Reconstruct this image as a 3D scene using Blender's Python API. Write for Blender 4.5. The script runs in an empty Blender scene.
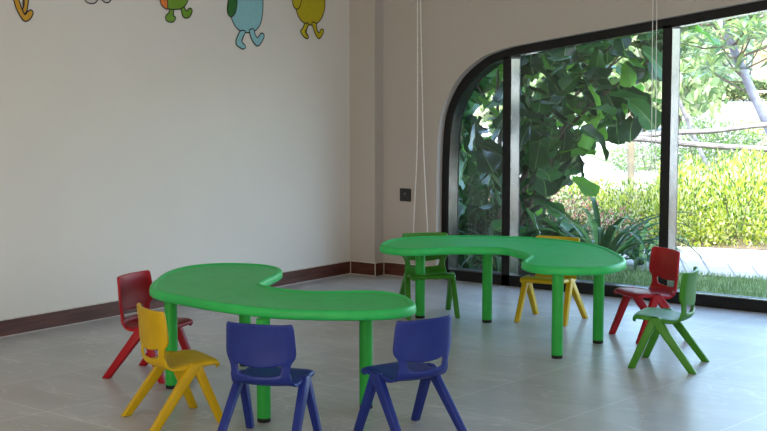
import bpy, bmesh, math, random
from mathutils import Vector, Matrix

R = math.radians
SC = bpy.context.scene
COL = SC.collection

# ------------------------------------------------------------------ camera, sky, sun, exposure
cam_d = bpy.data.cameras.new('camera')
cam = bpy.data.objects.new('camera', cam_d)
COL.objects.link(cam)
cam.location = (7.170, -9.094, 1.65)
cam.rotation_euler = (R(90 - 5.731), 0, R(36.85))
cam_d.sensor_width = 36
cam_d.lens = 1400 / 767 * 36
cam_d.clip_end = 500
SC.camera = cam

world = bpy.data.worlds.new('sky')
SC.world = world
world.use_nodes = True
wn = world.node_tree
bg = wn.nodes['Background']
sky = wn.nodes.new('ShaderNodeTexSky')
sky.sky_type = 'NISHITA'
sky.sun_disc = False
sky.sun_elevation = R(58)
sky.sun_rotation = R(150)
sky.air_density = 1.0
sky.dust_density = 2.5
wn.links.new(sky.outputs[0], bg.inputs[0])
bg.inputs[1].default_value = 0.85

sun_d = bpy.data.lights.new('sun', 'SUN')
sun_d.energy = 3.2
sun_d.angle = R(0.6)
sun_d.color = (1.0, 0.95, 0.86)
sun = bpy.data.objects.new('sun', sun_d)
COL.objects.link(sun)
sun.rotation_euler = Vector((-0.35, 0.55, -1.05)).to_track_quat('-Z', 'Y').to_euler()

def area(name, loc, rot, sx, sy, power, color, spread=180):
    d = bpy.data.lights.new(name, 'AREA')
    d.shape = 'RECTANGLE'; d.size = sx; d.size_y = sy
    d.energy = power; d.color = color; d.spread = R(spread)
    o = bpy.data.objects.new(name, d); COL.objects.link(o)
    o.location = loc; o.rotation_euler = rot
    return o
# added fill lamps before the windowless rear and right walls, brightening the room
area('rear_fill_light', (5.0, -12.85, 1.7), (R(-90), 0, R(180)), 6.0, 2.2, 105, (1.0, 0.87, 0.72))
area('side_fill_light', (9.40, -4.6, 1.6), (0, R(90), 0), 2.2, 4.0, 30, (0.93, 0.95, 1.0))
# window light coming in through the big glazed opening
portal = area('garden_window_portal', (3.4, 0.42, 1.25), (R(90), 0, R(180)), 5.2, 2.5, 1, (1, 1, 1))
portal.data.cycles.is_portal = True

SC.view_settings.view_transform = 'Standard'
SC.view_settings.look = 'None'
SC.view_settings.gamma = 1.0
SC.view_settings.use_curve_mapping = False
SC.view_settings.exposure = 1.36

# ------------------------------------------------------------------ materials
def mat(name, color, rough=0.5, spec=0.5, metal=0.0):
    m = bpy.data.materials.new(name); m.use_nodes = True
    b = m.node_tree.nodes['Principled BSDF']
    b.inputs['Base Color'].default_value = (*color, 1)
    b.inputs['Roughness'].default_value = rough
    b.inputs['Specular IOR Level'].default_value = spec
    b.inputs['Metallic'].default_value = metal
    return m

def nd(m, t, **kw):
    n = m.node_tree.nodes.new(t)
    for k, v in kw.items():
        if k in n.inputs: n.inputs[k].default_value = v
        else: setattr(n, k, v)
    return n

def noisy(name, c1, c2, scale, rough=0.5, spec=0.5, bump=0.0, bump_scale=None, detail=4, stretch=None):
    m = mat(name, c1, rough, spec)
    L = m.node_tree.links; b = m.node_tree.nodes['Principled BSDF']
    tc = nd(m, 'ShaderNodeTexCoord'); mp = nd(m, 'ShaderNodeMapping')
    if stretch: mp.inputs['Scale'].default_value = stretch
    L.new(tc.outputs['Object'], mp.inputs[0])
    n = nd(m, 'ShaderNodeTexNoise', Scale=scale, Detail=detail)
    L.new(mp.outputs[0], n.inputs['Vector'])
    r = nd(m, 'ShaderNodeValToRGB')
    r.color_ramp.elements[0].color = (*c1, 1); r.color_ramp.elements[1].color = (*c2, 1)
    r.color_ramp.elements[0].position = 0.35; r.color_ramp.elements[1].position = 0.65
    L.new(n.outputs['Fac'], r.inputs[0]); L.new(r.outputs[0], b.inputs['Base Color'])
    if bump:
        n2 = nd(m, 'ShaderNodeTexNoise', Scale=bump_scale or scale, Detail=3)
        L.new(mp.outputs[0], n2.inputs['Vector'])
        bp = nd(m, 'ShaderNodeBump', Strength=bump, Distance=0.01)
        L.new(n2.outputs['Fac'], bp.inputs['Height']); L.new(bp.outputs[0], b.inputs['Normal'])
    return m

def plastic(name, c, rough=0.38):
    c2 = tuple(min(1, v * 1.10 + 0.002) for v in c)
    return noisy(name, c, c2, 14, rough, 0.33, 0.06, 160)

def leaf_mat(name, c1, c2, rough=0.45, trans=0.35, scale=3.0):
    m = bpy.data.materials.new(name); m.use_nodes = True
    nt = m.node_tree; L = nt.links; b = nt.nodes['Principled BSDF']; out = nt.nodes['Material Output']
    b.inputs['Roughness'].default_value = rough
    tc = nd(m, 'ShaderNodeTexCoord')
    n = nd(m, 'ShaderNodeTexNoise', Scale=scale, Detail=3)
    L.new(tc.outputs['Object'], n.inputs['Vector'])
    r = nd(m, 'ShaderNodeValToRGB')
    r.color_ramp.elements[0].color = (*c1, 1); r.color_ramp.elements[1].color = (*c2, 1)
    r.color_ramp.elements[0].position = 0.38; r.color_ramp.elements[1].position = 0.62
    L.new(n.outputs['Fac'], r.inputs[0]); L.new(r.outputs[0], b.inputs['Base Color'])
    t = nd(m, 'ShaderNodeBsdfTranslucent'); L.new(r.outputs[0], t.inputs['Color'])
    mx = nd(m, 'ShaderNodeMixShader'); mx.inputs[0].default_value = trans
    L.new(b.outputs[0], mx.inputs[1]); L.new(t.outputs[0], mx.inputs[2]); L.new(mx.outputs[0], out.inputs[0])
    return m

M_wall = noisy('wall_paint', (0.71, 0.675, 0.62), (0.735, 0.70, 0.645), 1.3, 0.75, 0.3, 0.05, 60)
M_wall_shaded = noisy('wall_paint_shaded', (0.47, 0.425, 0.385), (0.49, 0.44, 0.40), 1.3, 0.75, 0.3, 0.05, 60)  # wall paint with the unlit window side's shade put into the colour
M_ceil = noisy('ceiling_paint', (0.75, 0.74, 0.71), (0.77, 0.76, 0.73), 2, 0.85, 0.2)
M_base = noisy('baseboard_wood', (0.060, 0.015, 0.009), (0.115, 0.034, 0.020), 5, 0.42, 0.4, 0.15, 30, stretch=(1, 0.6, 9))
M_caulk = noisy('pale_caulk', (0.55, 0.50, 0.44), (0.68, 0.63, 0.56), 20, 0.7, 0.3)
M_black = noisy('black_window_metal', (0.006, 0.006, 0.007), (0.010, 0.010, 0.011), 8, 0.45, 0.3)
M_alu = noisy('polished_sash_metal', (0.15, 0.155, 0.14), (0.19, 0.195, 0.18), 4, 0.22, 0.5)
M_alu.node_tree.nodes['Principled BSDF'].inputs['Metallic'].default_value = 0.9
M_foot = noisy('black_rubber', (0.012, 0.012, 0.013), (0.02, 0.02, 0.02), 20, 0.6, 0.3)
M_switch = noisy('black_switch_plastic', (0.018, 0.017, 0.018), (0.026, 0.025, 0.026), 20, 0.4, 0.5)
M_icon = mat('grey_mark', (0.16, 0.16, 0.17), 0.5)
M_cord = noisy('white_cord', (0.70, 0.68, 0.64), (0.85, 0.83, 0.80), 80, 0.7, 0.2)
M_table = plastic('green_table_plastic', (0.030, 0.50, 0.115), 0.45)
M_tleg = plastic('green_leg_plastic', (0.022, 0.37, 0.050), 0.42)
CH = {'red': plastic('red_chair_plastic', (0.33, 0.003, 0.011), 0.42),
      'yellow': plastic('yellow_chair_plastic', (0.52, 0.34, 0.002), 0.45),
      'blue': plastic('blue_chair_plastic', (0.012, 0.027, 0.20), 0.42),
      'green': plastic('green_chair_plastic', (0.040, 0.21, 0.011), 0.42)}

def floor_material():
    m = mat('grey_floor_tile', (0.4, 0.4, 0.4), 0.30, 0.5)
    L = m.node_tree.links; b = m.node_tree.nodes['Principled BSDF']
    tc = nd(m, 'ShaderNodeTexCoord')
    mp = nd(m, 'ShaderNodeMapping'); mp.vector_type = 'POINT'
    mp.inputs['Rotation'].default_value = (0, 0, R(4 - 90))
    L.new(tc.outputs['Object'], mp.inputs[0])
    # after the rotation x runs along the long side (-v), y along u
    add = nd(m, 'ShaderNodeVectorMath'); add.operation = 'ADD'; add.inputs[1].default_value = (0.49 + 1.35 * 20, 0.085 + 0.673 * 20, 0)
    L.new(mp.outputs[0], add.inputs[0])
    br = nd(m, 'ShaderNodeTexBrick')
    br.offset = 0.0; br.squash = 1.0
    br.inputs['Scale'].default_value = 1.0
    br.inputs['Mortar Size'].default_value = 0.0034
    br.inputs['Mortar Smooth'].default_value = 0.2
    br.inputs['Bias'].default_value = 0.0
    br.inputs['Brick Width'].default_value = 1.35
    br.inputs['Row Height'].default_value = 0.673
    br.inputs['Color1'].default_value = (0.0, 0.0, 0.0, 1)
    br.inputs['Color2'].default_value = (1, 1, 1, 1)
    L.new(add.outputs[0], br.inputs['Vector'])
    # stone clouding + thin veins
    n1 = nd(m, 'ShaderNodeTexNoise', Scale=1.3, Detail=5, Roughness=0.5, Distortion=0.25)
    mp2 = nd(m, 'ShaderNodeMapping'); mp2.inputs['Rotation'].default_value = (0, 0, R(-62)); mp2.inputs['Scale'].default_value = (1.0, 3.0, 1)
    L.new(tc.outputs['Object'], mp2.inputs[0]); L.new(mp2.outputs[0], n1.inputs['Vector'])
    r1 = nd(m, 'ShaderNodeValToRGB')
    r1.color_ramp.elements[0].position = 0.30; r1.color_ramp.elements[0].color = (0.40, 0.39, 0.38, 1)
    r1.color_ramp.elements[1].position = 0.72; r1.color_ramp.elements[1].color = (0.51, 0.50, 0.49, 1)
    L.new(n1.outputs['Fac'], r1.inputs[0])
    n2 = nd(m, 'ShaderNodeTexNoise', Scale=1.5, Detail=4, Roughness=0.5, Distortion=0.5)
    L.new(mp2.outputs[0], n2.inputs['Vector'])
    r2 = nd(m, 'ShaderNodeValToRGB')
    e = r2.color_ramp.elements
    e[0].position = 0.488; e[0].color = (0, 0, 0, 1); e[1].position = 0.5; e[1].color = (1, 1, 1, 1)
    e3 = r2.color_ramp.elements.new(0.512); e3.color = (0, 0, 0, 1)
    L.new(n2.outputs['Fac'], r2.inputs[0])
    mv = nd(m, 'ShaderNodeMixRGB'); mv.inputs[2].default_value = (0.70, 0.68, 0.65, 1)
    mm = nd(m, 'ShaderNodeMath'); mm.operation = 'MULTIPLY'; mm.inputs[1].default_value = 0.5
    L.new(r2.outputs[0], mm.inputs[0]); L.new(mm.outputs[0], mv.inputs[0]); L.new(r1.outputs[0], mv.inputs[1])
    # slight tone change from tile to tile
    tv = nd(m, 'ShaderNodeMixRGB'); tv.blend_type = 'MULTIPLY'; tv.inputs[0].default_value = 1.0
    rg = nd(m, 'ShaderNodeMapRange'); rg.inputs[3].default_value = 0.95; rg.inputs[4].default_value = 1.05
    L.new(br.outputs['Color'], rg.inputs[0]); L.new(mv.outputs[0], tv.inputs[1]); L.new(rg.outputs[0], tv.inputs[2])
    mg = nd(m, 'ShaderNodeMixRGB'); mg.inputs[2].default_value = (0.66, 0.65, 0.62, 1)
    L.new(br.outputs['Fac'], mg.inputs[0]); L.new(tv.outputs[0], mg.inputs[1])
    L.new(mg.outputs[0], b.inputs['Base Color'])
    b.inputs['Roughness'].default_value = 0.32
    return m
M_floor = floor_material()

def paving_material():
    m = mat('pale_paving', (0.5, 0.5, 0.5), 0.85, 0.2)
    L = m.node_tree.links; b = m.node_tree.nodes['Principled BSDF']
    tc = nd(m, 'ShaderNodeTexCoord'); mp = nd(m, 'ShaderNodeMapping')
    mp.inputs['Rotation'].default_value = (0, 0, R(62))
    L.new(tc.outputs['Object'], mp.inputs[0])
    br = nd(m, 'ShaderNodeTexBrick'); br.offset = 0.5
    br.inputs['Scale'].default_value = 1.0; br.inputs['Mortar Size'].default_value = 0.008
    br.inputs['Brick Width'].default_value = 0.6; br.inputs['Row Height'].default_value = 0.2
    br.inputs['Color1'].default_value = (0.36, 0.35, 0.34, 1); br.inputs['Color2'].default_value = (0.42, 0.41, 0.40, 1)
    br.inputs['Mortar'].default_value = (0.17, 0.17, 0.18, 1)
    L.new(mp.outputs[0], br.inputs['Vector']); L.new(br.outputs['Color'], b.inputs['Base Color'])
    return m
M_paving = paving_material()

def glass_material():
    m = bpy.data.materials.new('window_glass'); m.use_nodes = True
    nt = m.node_tree; L = nt.links
    nt.nodes.remove(nt.nodes['Principled BSDF']); out = nt.nodes['Material Output']
    t = nd(m, 'ShaderNodeBsdfTransparent'); t.inputs[0].default_value = (0.93, 0.97, 0.96, 1)
    g = nd(m, 'ShaderNodeBsdfGlossy'); g.inputs['Roughness'].default_value = 0.02
    lw = nd(m, 'ShaderNodeLayerWeight', Blend=0.5)
    pw = nd(m, 'ShaderNodeMath'); pw.operation = 'POWER'; pw.inputs[1].default_value = 4.0
    L.new(lw.outputs['Facing'], pw.inputs[0])
    fr = nd(m, 'ShaderNodeMath'); fr.operation = 'MULTIPLY_ADD'; fr.inputs[1].default_value = 0.7; fr.inputs[2].default_value = 0.04
    L.new(pw.outputs[0], fr.inputs[0])
    mx = nd(m, 'ShaderNodeMixShader')
    L.new(fr.outputs[0], mx.inputs[0]); L.new(t.outputs[0], mx.inputs[1]); L.new(g.outputs[0], mx.inputs[2]); L.new(mx.outputs[0], out.inputs[0])
    return m
M_glass = glass_material()

# ------------------------------------------------------------------ helpers
def obj(name, bm, m, parent=None, smooth=False, angle=40):
    me = bpy.data.meshes.new(name)
    bmesh.ops.recalc_face_normals(bm, faces=bm.faces)
    bm.to_mesh(me); bm.free()
    return _link(name, me, m, parent, smooth, angle)

def _link(name, me, m, parent, smooth, angle=40):
    for k in (m if isinstance(m, (list, tuple)) else [m]):
        me.materials.append(k)
    if smooth:
        me.shade_smooth()
        me.set_sharp_from_angle(angle=R(angle))
    o = bpy.data.objects.new(name, me); COL.objects.link(o)
    if parent: o.parent = parent
    return o

def raw(name, V, F, m, parent=None, idx=None, smooth=False):
    me = bpy.data.meshes.new(name); me.from_pydata(V, [], F)
    o = _link(name, me, m, parent, smooth, 70)
    if idx: me.polygons.foreach_set('material_index', idx)
    me.update()
    return o

def tag(o, label, cat, group=None):
    o['label'] = label; o['category'] = cat
    if group: o['group'] = group
    return o

def struct(o):
    o['kind'] = 'structure'; return o

def stuff(o):
    o['kind'] = 'stuff'; return o

def thing(name, label, cat, loc=(0, 0, 0), rz=0, group=None):
    o = bpy.data.objects.new(name, None); COL.objects.link(o)
    o.location = loc; o.rotation_euler = (0, 0, rz); o.empty_display_size = 0.1
    return tag(o, label, cat, group)

def box(bm, x0, x1, y0, y1, z0, z1):
    v = [bm.verts.new(p) for p in ((x0, y0, z0), (x1, y0, z0), (x1, y1, z0), (x0, y1, z0), (x0, y0, z1), (x1, y0, z1), (x1, y1, z1), (x0, y1, z1))]
    for f in ((0, 3, 2, 1), (4, 5, 6, 7), (0, 1, 5, 4), (1, 2, 6, 5), (2, 3, 7, 6), (3, 0, 4, 7)):
        bm.faces.new([v[i] for i in f])

def boxes(name, L, m, parent=None):
    bm = bmesh.new()
    for b in L: box(bm, *b)
    return obj(name, bm, m, parent)

def tube(bm, pts, radii, n=8, cap=True):
    pts = [Vector(p) for p in pts]
    if not hasattr(radii, '__len__'): radii = [radii] * len(pts)
    rings = []
    ref = None
    for i, p in enumerate(pts):
        d = (pts[min(i + 1, len(pts) - 1)] - pts[max(i - 1, 0)]).normalized()
        if ref is None: ref = d.orthogonal().normalized()
        ref = (ref - d * ref.dot(d)).normalized()
        s = d.cross(ref)
        rings.append([bm.verts.new(p + (ref * math.cos(2 * math.pi * k / n) + s * math.sin(2 * math.pi * k / n)) * radii[i]) for k in range(n)])
    for a, b in zip(rings, rings[1:]):
        for k in range(n):
            bm.faces.new((a[k], a[(k + 1) % n], b[(k + 1) % n], b[k]))
    if cap:
        bm.faces.new(rings[0][::-1]); bm.faces.new(rings[-1])

def spline(pts, per=8, closed=True):
    P = [Vector(p) for p in pts]; n = len(P); out = []
    for i in range(n if closed else n - 1):
        if closed: a, b, c, d = P[(i - 1) % n], P[i], P[(i + 1) % n], P[(i + 2) % n]
        else: a, b, c, d = P[max(i - 1, 0)], P[i], P[i + 1], P[min(i + 2, n - 1)]
        for k in range(per):
            t = k / per
            out.append(0.5 * ((2 * b) + (c - a) * t + (2 * a - 5 * b + 4 * c - d) * t * t + (3 * b - a - 3 * c + d) * t ** 3))
    if not closed: out.append(P[-1])
    return out

def resample(P, n):
    m = len(P); seg = [(P[(i + 1) % m] - P[i]).length for i in range(m)]; T = sum(seg)
    out = []; i = 0; acc = 0
    for k in range(n):
        t = T * k / n
        while acc + seg[i] < t: acc += seg[i]; i += 1
        out.append(P[i].lerp(P[(i + 1) % m], (t - acc) / max(seg[i], 1e-9)))
    return out

def offset(P, d):
    n = len(P); area2 = sum(P[i].x * P[(i + 1) % n].y - P[(i + 1) % n].x * P[i].y for i in range(n))
    s = 1 if area2 > 0 else -1
    out = []
    for i in range(n):
        t = (P[(i + 1) % n] - P[i - 1]).normalized()
        out.append(P[i] + Vector((-t.y, t.x)) * d * s)
    return out

def smooth_closed(P, it):
    for _ in range(it):
        P = [P[i] * 0.5 + (P[i - 1] + P[(i + 1) % len(P)]) * 0.25 for i in range(len(P))]
    return P

# ------------------------------------------------------------------ room shell
XR, YF, ZC, YW = 9.5, -13.0, 3.2, 0.14
bm = bmesh.new()
box(bm, -0.2, XR + 0.2, YF - 0.2, 0.40, -0.15, 0.0)
struct(obj('floor', bm, M_floor))
struct(boxes('ceiling', [(-0.2, XR + 0.2, YF - 0.2, 1.0, ZC, ZC + 0.25)], M_ceil))
struct(boxes('wall_left', [(-0.2, -0.012, YF - 0.2, 0.40, 0, ZC)], M_wall))
struct(boxes('wall_right', [(XR, XR + 0.2, YF - 0.2, 0.40, 0, ZC)], M_wall))
struct(boxes('wall_front', [(-0.012, XR, YF - 0.2, YF, 0, ZC)], M_wall))

# glazed opening: rounded at the left, head rising to the right
open_pts = [(0.781, 0.0), (0.781, 0.6), (0.79, 1.052), (0.822, 1.332), (0.912, 1.529), (1.027, 1.666), (1.189, 1.779), (1.301, 1.823), (1.458, 1.864), (1.727, 1.906), (2.555, 2.026), (3.499, 2.166),
            (4.4, 2.307), (5.2, 2.42), (5.55, 2.43), (5.78, 2.33), (5.90, 2.12), (5.93, 1.8), (5.93, 0.9), (5.93, 0.0)]
OP = spline([(x, z, 0) for x, z in open_pts], 5, closed=False)
def extrude_y(loop, y0, y1):
    bm = bmesh.new()
    a = [bm.verts.new((p.x, y0, p.y)) for p in loop]; b = [bm.verts.new((p.x, y1, p.y)) for p in loop]
    n = len(loop)
    fs = [bm.faces.new(a), bm.faces.new(b[::-1])]
    for i in range(n):
        bm.faces.new((a[i], b[i], b[(i + 1) % n], a[(i + 1) % n]))
    bmesh.ops.triangulate(bm, faces=fs)
    return bm
def back_wall(y0, y1):
    bm = bmesh.new()
    def outer(p):
        if p.x < 1.0 and p.y < 1.30: return (0.0, p.y)
        if p.x > 5.6 and p.y < 2.2: return (XR, p.y)
        return (p.x, ZC)
    O = [outer(p) for p in OP]; rings = []
    def quad(a, b, c, d):
        for y in (y0, y1): bm.faces.new([bm.verts.new((q[0], y, q[1])) for q in (a, b, c, d)])
    for i in range(len(OP) - 1):
        a, b = (OP[i].x, OP[i].y), (OP[i + 1].x, OP[i + 1].y)
        c, d = O[i], O[i + 1]
        quad(a, b, d, c)
        if c[0] == 0.0 and d[1] == ZC: quad(c, d, (0.0, ZC), (0.0, ZC - 1e-4))
        if c[1] == ZC and d[0] == XR: quad(c, d, (XR, ZC - 1e-4), (XR, ZC))
        bm.faces.new([bm.verts.new(q) for q in ((a[0], y0, a[1]), (b[0], y0, b[1]), (b[0], y1, b[1]), (a[0], y1, a[1]))])
    bmesh.ops.remove_doubles(bm, verts=bm.verts, dist=1e-5)
    return bm
struct(obj('wall_back', back_wall(YW, 0.40), M_wall_shaded, smooth=True, angle=20))
struct(boxes('wall_corner_pillar', [(-0.012, 0.248, 0.024, YW, 0, ZC)], M_wall_shaded))

def inset_open(path, d):
    out = []
    n = len(path)
    for i, p in enumerate(path):
        t = (path[min(i + 1, n - 1)] - path[max(i - 1, 0)]).normalized()
        out.append(Vector((p.x + t.y * d, p.y - t.x * d, 0)))
    out[0].y = 0; out[-1].y = 0
    return out
F0, F1 = 0.215, 0.362
def band(name, d0, d1, y0, y1, m, parent):
    A = inset_open(OP, d0); B = inset_open(OP, d1)
    bm = bmesh.new(); rows = []
    for a, b in zip(A, B):
        rows.append([bm.verts.new((a.x, y0, a.y)), bm.verts.new((b.x, y0, b.y)), bm.verts.new((b.x, y1, b.y)), bm.verts.new((a.x, y1, a.y))])
    for r, s in zip(rows, rows[1:]):
        for k in range(4): bm.faces.new((r[k], r[(k + 1) % 4], s[(k + 1) % 4], s[k]))
    bm.faces.new(rows[0]); bm.faces.new(rows[-1][::-1])
    return obj(name, bm, m, parent, smooth=True, angle=30)
win = struct(band('window_1', 0.0, 0.066, F0, F1, M_black, None))
band('sash_edge', 0.064, 0.0675, F0 + 0.003, F1 - 0.022, M_alu, win)
INN = inset_open(OP, 0.066)
def head_z(x):
    best = 0
    for a, b in zip(INN, INN[1:]):
        if min(a.x, b.x) <= x <= max(a.x, b.x) and abs(b.x - a.x) > 1e-6:
            best = max(best, a.y + (b.y - a.y) * (x - a.x) / (b.x - a.x))
    return best
for k, px in enumerate((1.355, 2.700, 4.056, 5.1)):
    zt = head_z(px + 0.034) + 0.015
    boxes('mullion', [(px, px + 0.070, F0, F1, 0.0, zt)], M_black, win)
    boxes('sash_edge', [(px + 0.069, px + 0.0735, F0 + 0.003, F1 - 0.022, 0.085, zt - 0.02)], M_alu, win)
boxes('sill_rail', [(0.80, 5.9, F0, F1, 0.0, 0.082)], M_black, win)
boxes('sill_edge', [(0.85, 5.87, F0 + 0.004, F0 + 0.022, 0.082, 0.089)], M_alu, win)
gl = [Vector((p.x, p.y, 0)) for p in inset_open(OP, 0.05)]
g = obj('glass', extrude_y(gl, 0.354, 0.357), M_glass, win)

# baseboards (with pale caulk lines)
BH = 0.104
def baseboard(name, L, caps):
    b = struct(boxes(name, L, M_base))
    boxes('caulk_line', caps, M_caulk, b)
baseboard('baseboard_left', [(-0.012, 0.0, YF, 0.024, 0, BH)],
          [(-0.012, 0.0005, YF, 0.024, BH, BH + 0.006), (0.0, 0.004, YF, 0.012, 0, 0.004)])
baseboard('baseboard_corner', [(0.0005, 0.26, 0.012, 0.024, 0, BH), (0.248, 0.26, 0.024, YW - 0.012, 0, BH)],
          [(0.0, 0.2605, 0.0115, 0.024, BH, BH + 0.006), (0.248, 0.2605, 0.024, YW, BH, BH + 0.006),
           (0.0, 0.006, 0.0105, 0.013, 0, BH), (0.2565, 0.2615, 0.0105, 0.0155, 0, BH), (0.004, 0.26, 0.008, 0.012, 0, 0.004)])
baseboard('baseboard_back', [(0.26, 0.784, YW - 0.012, YW, 0, BH)],
          [(0.2605, 0.784, YW - 0.0125, YW, BH, BH + 0.006), (0.2605, 0.2665, YW - 0.014, YW - 0.011, 0, BH), (0.262, 0.784, YW - 0.016, YW - 0.012, 0, 0.004)])
baseboard('baseboard_right', [(XR - 0.012, XR, YF, YW, 0, BH)], [(XR - 0.0125, XR, YF, YW, BH, BH + 0.006)])
baseboard('baseboard_back_right', [(5.94, XR - 0.012, YW - 0.012, YW, 0, BH)], [(5.94, XR - 0.013, YW - 0.0125, YW, BH, BH + 0.006)])

# ------------------------------------------------------------------ tables
T1 = [(1.881, -4.056), (1.597, -3.737), (1.452, -3.504), (1.393, -3.27), (1.477, -3.075), (1.651, -2.989), (1.813, -2.998), (1.973, -3.114), (2.133, -3.429), (2.165, -3.516), (2.268, -3.597), (2.412, -3.62), (2.577, -3.602), (2.699, -3.511), (2.769, -3.433), (2.879, -3.376), (3.027, -3.406), (3.183, -3.522), (3.28, -3.635), (3.3, -3.751), (3.273, -3.839), (3.171, -3.951), (3.018, -4.058), (2.846, -4.142), (2.756, -4.159), (2.512, -4.173), (2.291, -4.152)]
T2 = [(1.716, -1.86), (1.564, -1.586), (1.559, -1.385), (1.664, -1.202), (1.849, -1.018), (2.078, -0.899), (2.295, -0.834), (2.651, -0.877), (2.912, -1.03), (3.174, -1.304), (3.345, -1.558), (3.394, -1.803), (3.329, -1.952), (3.157, -2.081), (3.013, -2.088), (2.856, -1.975), (2.757, -1.725), (2.667, -1.622), (2.504, -1.512), (2.398, -1.475), (2.137, -1.671), (2.068, -1.781), (1.94, -1.909)]
def table(pts, legs, label):
    cx = sum(p[0] for p in pts) / len(pts); cy = sum(p[1] for p in pts) / len(pts)
    t = thing('kidney_table', label, 'table', (cx, cy, 0))
    P = resample([Vector((p.x, p.y)) for p in spline([(x - cx, y - cy, 0) for x, y in pts], 8)], 200)
    P = smooth_closed(P, 5)
    prof = [(0.034, 0.496), (0.009, 0.496), (0.002, 0.502), (0.001, 0.512), (0.002, 0.528), (0.006, 0.539), (0.014, 0.5445), (0.026, 0.5450), (0.032, 0.5420), (0.036, 0.5375), (0.042, 0.5365)]
    bm = bmesh.new(); rings = []
    for d, z in prof:
        rings.append([bm.verts.new((q.x, q.y, z)) for q in offset(P, d)])
    n = len(P)
    for a, b in zip(rings, rings[1:]):
        for k in range(n): bm.faces.new((a[k], a[(k + 1) % n], b[(k + 1) % n], b[k]))
    f1 = bm.faces.new(rings[0]); f2 = bm.faces.new(rings[-1])
    bmesh.ops.triangulate(bm, faces=[f1, f2])
    obj('tabletop', bm, M_table, t, smooth=True, angle=50)
    for lx, ly in legs:
        x, y = lx - cx, ly - cy
        bm = bmesh.new()
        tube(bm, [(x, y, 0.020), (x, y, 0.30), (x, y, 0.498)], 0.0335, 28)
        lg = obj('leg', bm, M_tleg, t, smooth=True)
        bm = bmesh.new()
        tube(bm, [(x, y, 0.0), (x, y, 0.004), (x, y, 0.022)], [0.030, 0.0325, 0.0325], 28)
        obj('foot_cap', bm, M_foot, lg, smooth=True)
    return t
table(T1, [(1.902, -3.933), (1.82, -3.27), (2.773, -4.181), (2.998, -3.672)],
      'green plastic kidney table nearer the camera, with the two blue chairs at its front')
table(T2, [(1.71, -1.393), (2.166, -1.26), (3.138, -2.019), (3.11, -1.464)],
      'green plastic kidney table standing by the big window')

# ------------------------------------------------------------------ chairs (facing local +x)
VB = [-1.0, -0.94, -0.84, -0.72, -0.5, -0.25, 0, 0.25, 0.5, 0.72, 0.84, 0.94, 1.0]
def seat_bm():
    rows = [(0.158, 0.274, 0.128), (0.167, 0.282, 0.142), (0.166, 0.2905, 0.148), (0.152, 0.2965, 0.153), (0.11, 0.2965, 0.157),
            (0.05, 0.289, 0.157), (-0.02, 0.281, 0.153), (-0.07, 0.272, 0.149), (-0.107, 0.274, 0.147), (-0.130, 0.287, 0.145), (-0.142, 0.307, 0.143), (-0.146, 0.332, 0.141)]
    bm = bmesh.new(); g = []
    for i, (x, z, w) in enumerate(rows):
        r = []
        bk = max(0.0, min(1.0, (-x - 0.03) / 0.11))
        fr = max(0.0, min(1.0, (x - 0.10) / 0.06))
        for k, v in enumerate([-1.02] + VB + [1.02]):
            dz = -0.017 * (1 - bk) if abs(v) > 1.01 else 0.006 * (v * v) * (1 - fr) - 0.004 * (abs(v) > 0.9)
            vv = max(-1.01, min(1.01, v))
            zz = z + dz - (0.013 * (1 - v * v) * (i >= 10))
            r.append(bm.verts.new((x + 0.030 * vv * vv * bk - 0.010 * v * v * fr, vv * w, zz)))
        g.append(r)
    for a, b in zip(g, g[1:]):
        for k in range(len(a) - 1): bm.faces.new((a[k], a[k + 1], b[k + 1], b[k]))
    return bm
def back_bm():
    rows = [(-0.1435, 0.305, 0.143), (-0.1455, 0.333, 0.139), (-0.145, 0.362, 0.143), (-0.145, 0.386, 0.149), (-0.145, 0.397, 0.163), (-0.146, 0.425, 0.168),
            (-0.149, 0.46, 0.165), (-0.153, 0.50, 0.163), (-0.157, 0.532, 0.161), (-0.160, 0.549, 0.158), (-0.1615, 0.556, 0.150)]
    bm = bmesh.new(); g = []
    for i, (x, z, w) in enumerate(rows):
        r = []
        for v in VB:
            zz = z
            if i <= 1: zz -= 0.013 * (1 - v * v)
            if i == 2: zz -= 0.010 * (1 - v * v)
            if i in (3, 4): zz -= 0.030 * (1 - v * v)
            if i == 3 and abs(v) > 0.8: zz -= 0.004
            edge = 0.012 * max(0, (abs(v) - 0.84) / 0.16) * (i >= 4)
            r.append(bm.verts.new((x + 0.030 * v * v + edge, v * w, zz)))
        g.append(r)
    for i, (a, b) in enumerate(zip(g, g[1:])):
        for k in range(len(a) - 1):
            if i in (1, 2) and abs(VB[k] + VB[k + 1]) / 2 < 0.75: continue
            bm.faces.new((a[k], a[k + 1], b[k + 1], b[k]))
    return bm
def leg_bm(top, foot, hx0, hx1, hy, sgn):
    bm = bmesh.new(); g = []
    for t in (-0.045, 0.0, 0.5, 1.0):
        x = top[0] + (foot[0] - top[0]) * max(t, 0) + 0.0; y = top[1] + (foot[1] - top[1]) * max(t, 0); z = top[2] * (1 - t)
        hx = hx0 + (hx1 - hx0) * max(t, 0); h = hy * (1.0 - 0.12 * max(t, 0))
        if t < 0: hx *= 0.62; h *= 0.72
        g.append([bm.verts.new((x + a * hx, sgn * y + b * h, z)) for a, b in ((-1, -1), (1, -1), (1, 1), (-1, 1))])
    for a, b in zip(g, g[1:]):
        for k in range(4): bm.faces.new((a[k], a[(k + 1) % 4], b[(k + 1) % 4], b[k]))
    bm.faces.new(g[0]); bm.faces.new(g[-1][::-1])
    bmesh.ops.recalc_face_normals(bm, faces=bm.faces)
    es = [e for e in bm.edges if e.calc_face_angle(0) > R(25)]
    bmesh.ops.bevel(bm, geom=es, offset=0.0065, segments=3, affect='EDGES', profile=0.5)
    return bm
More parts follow.
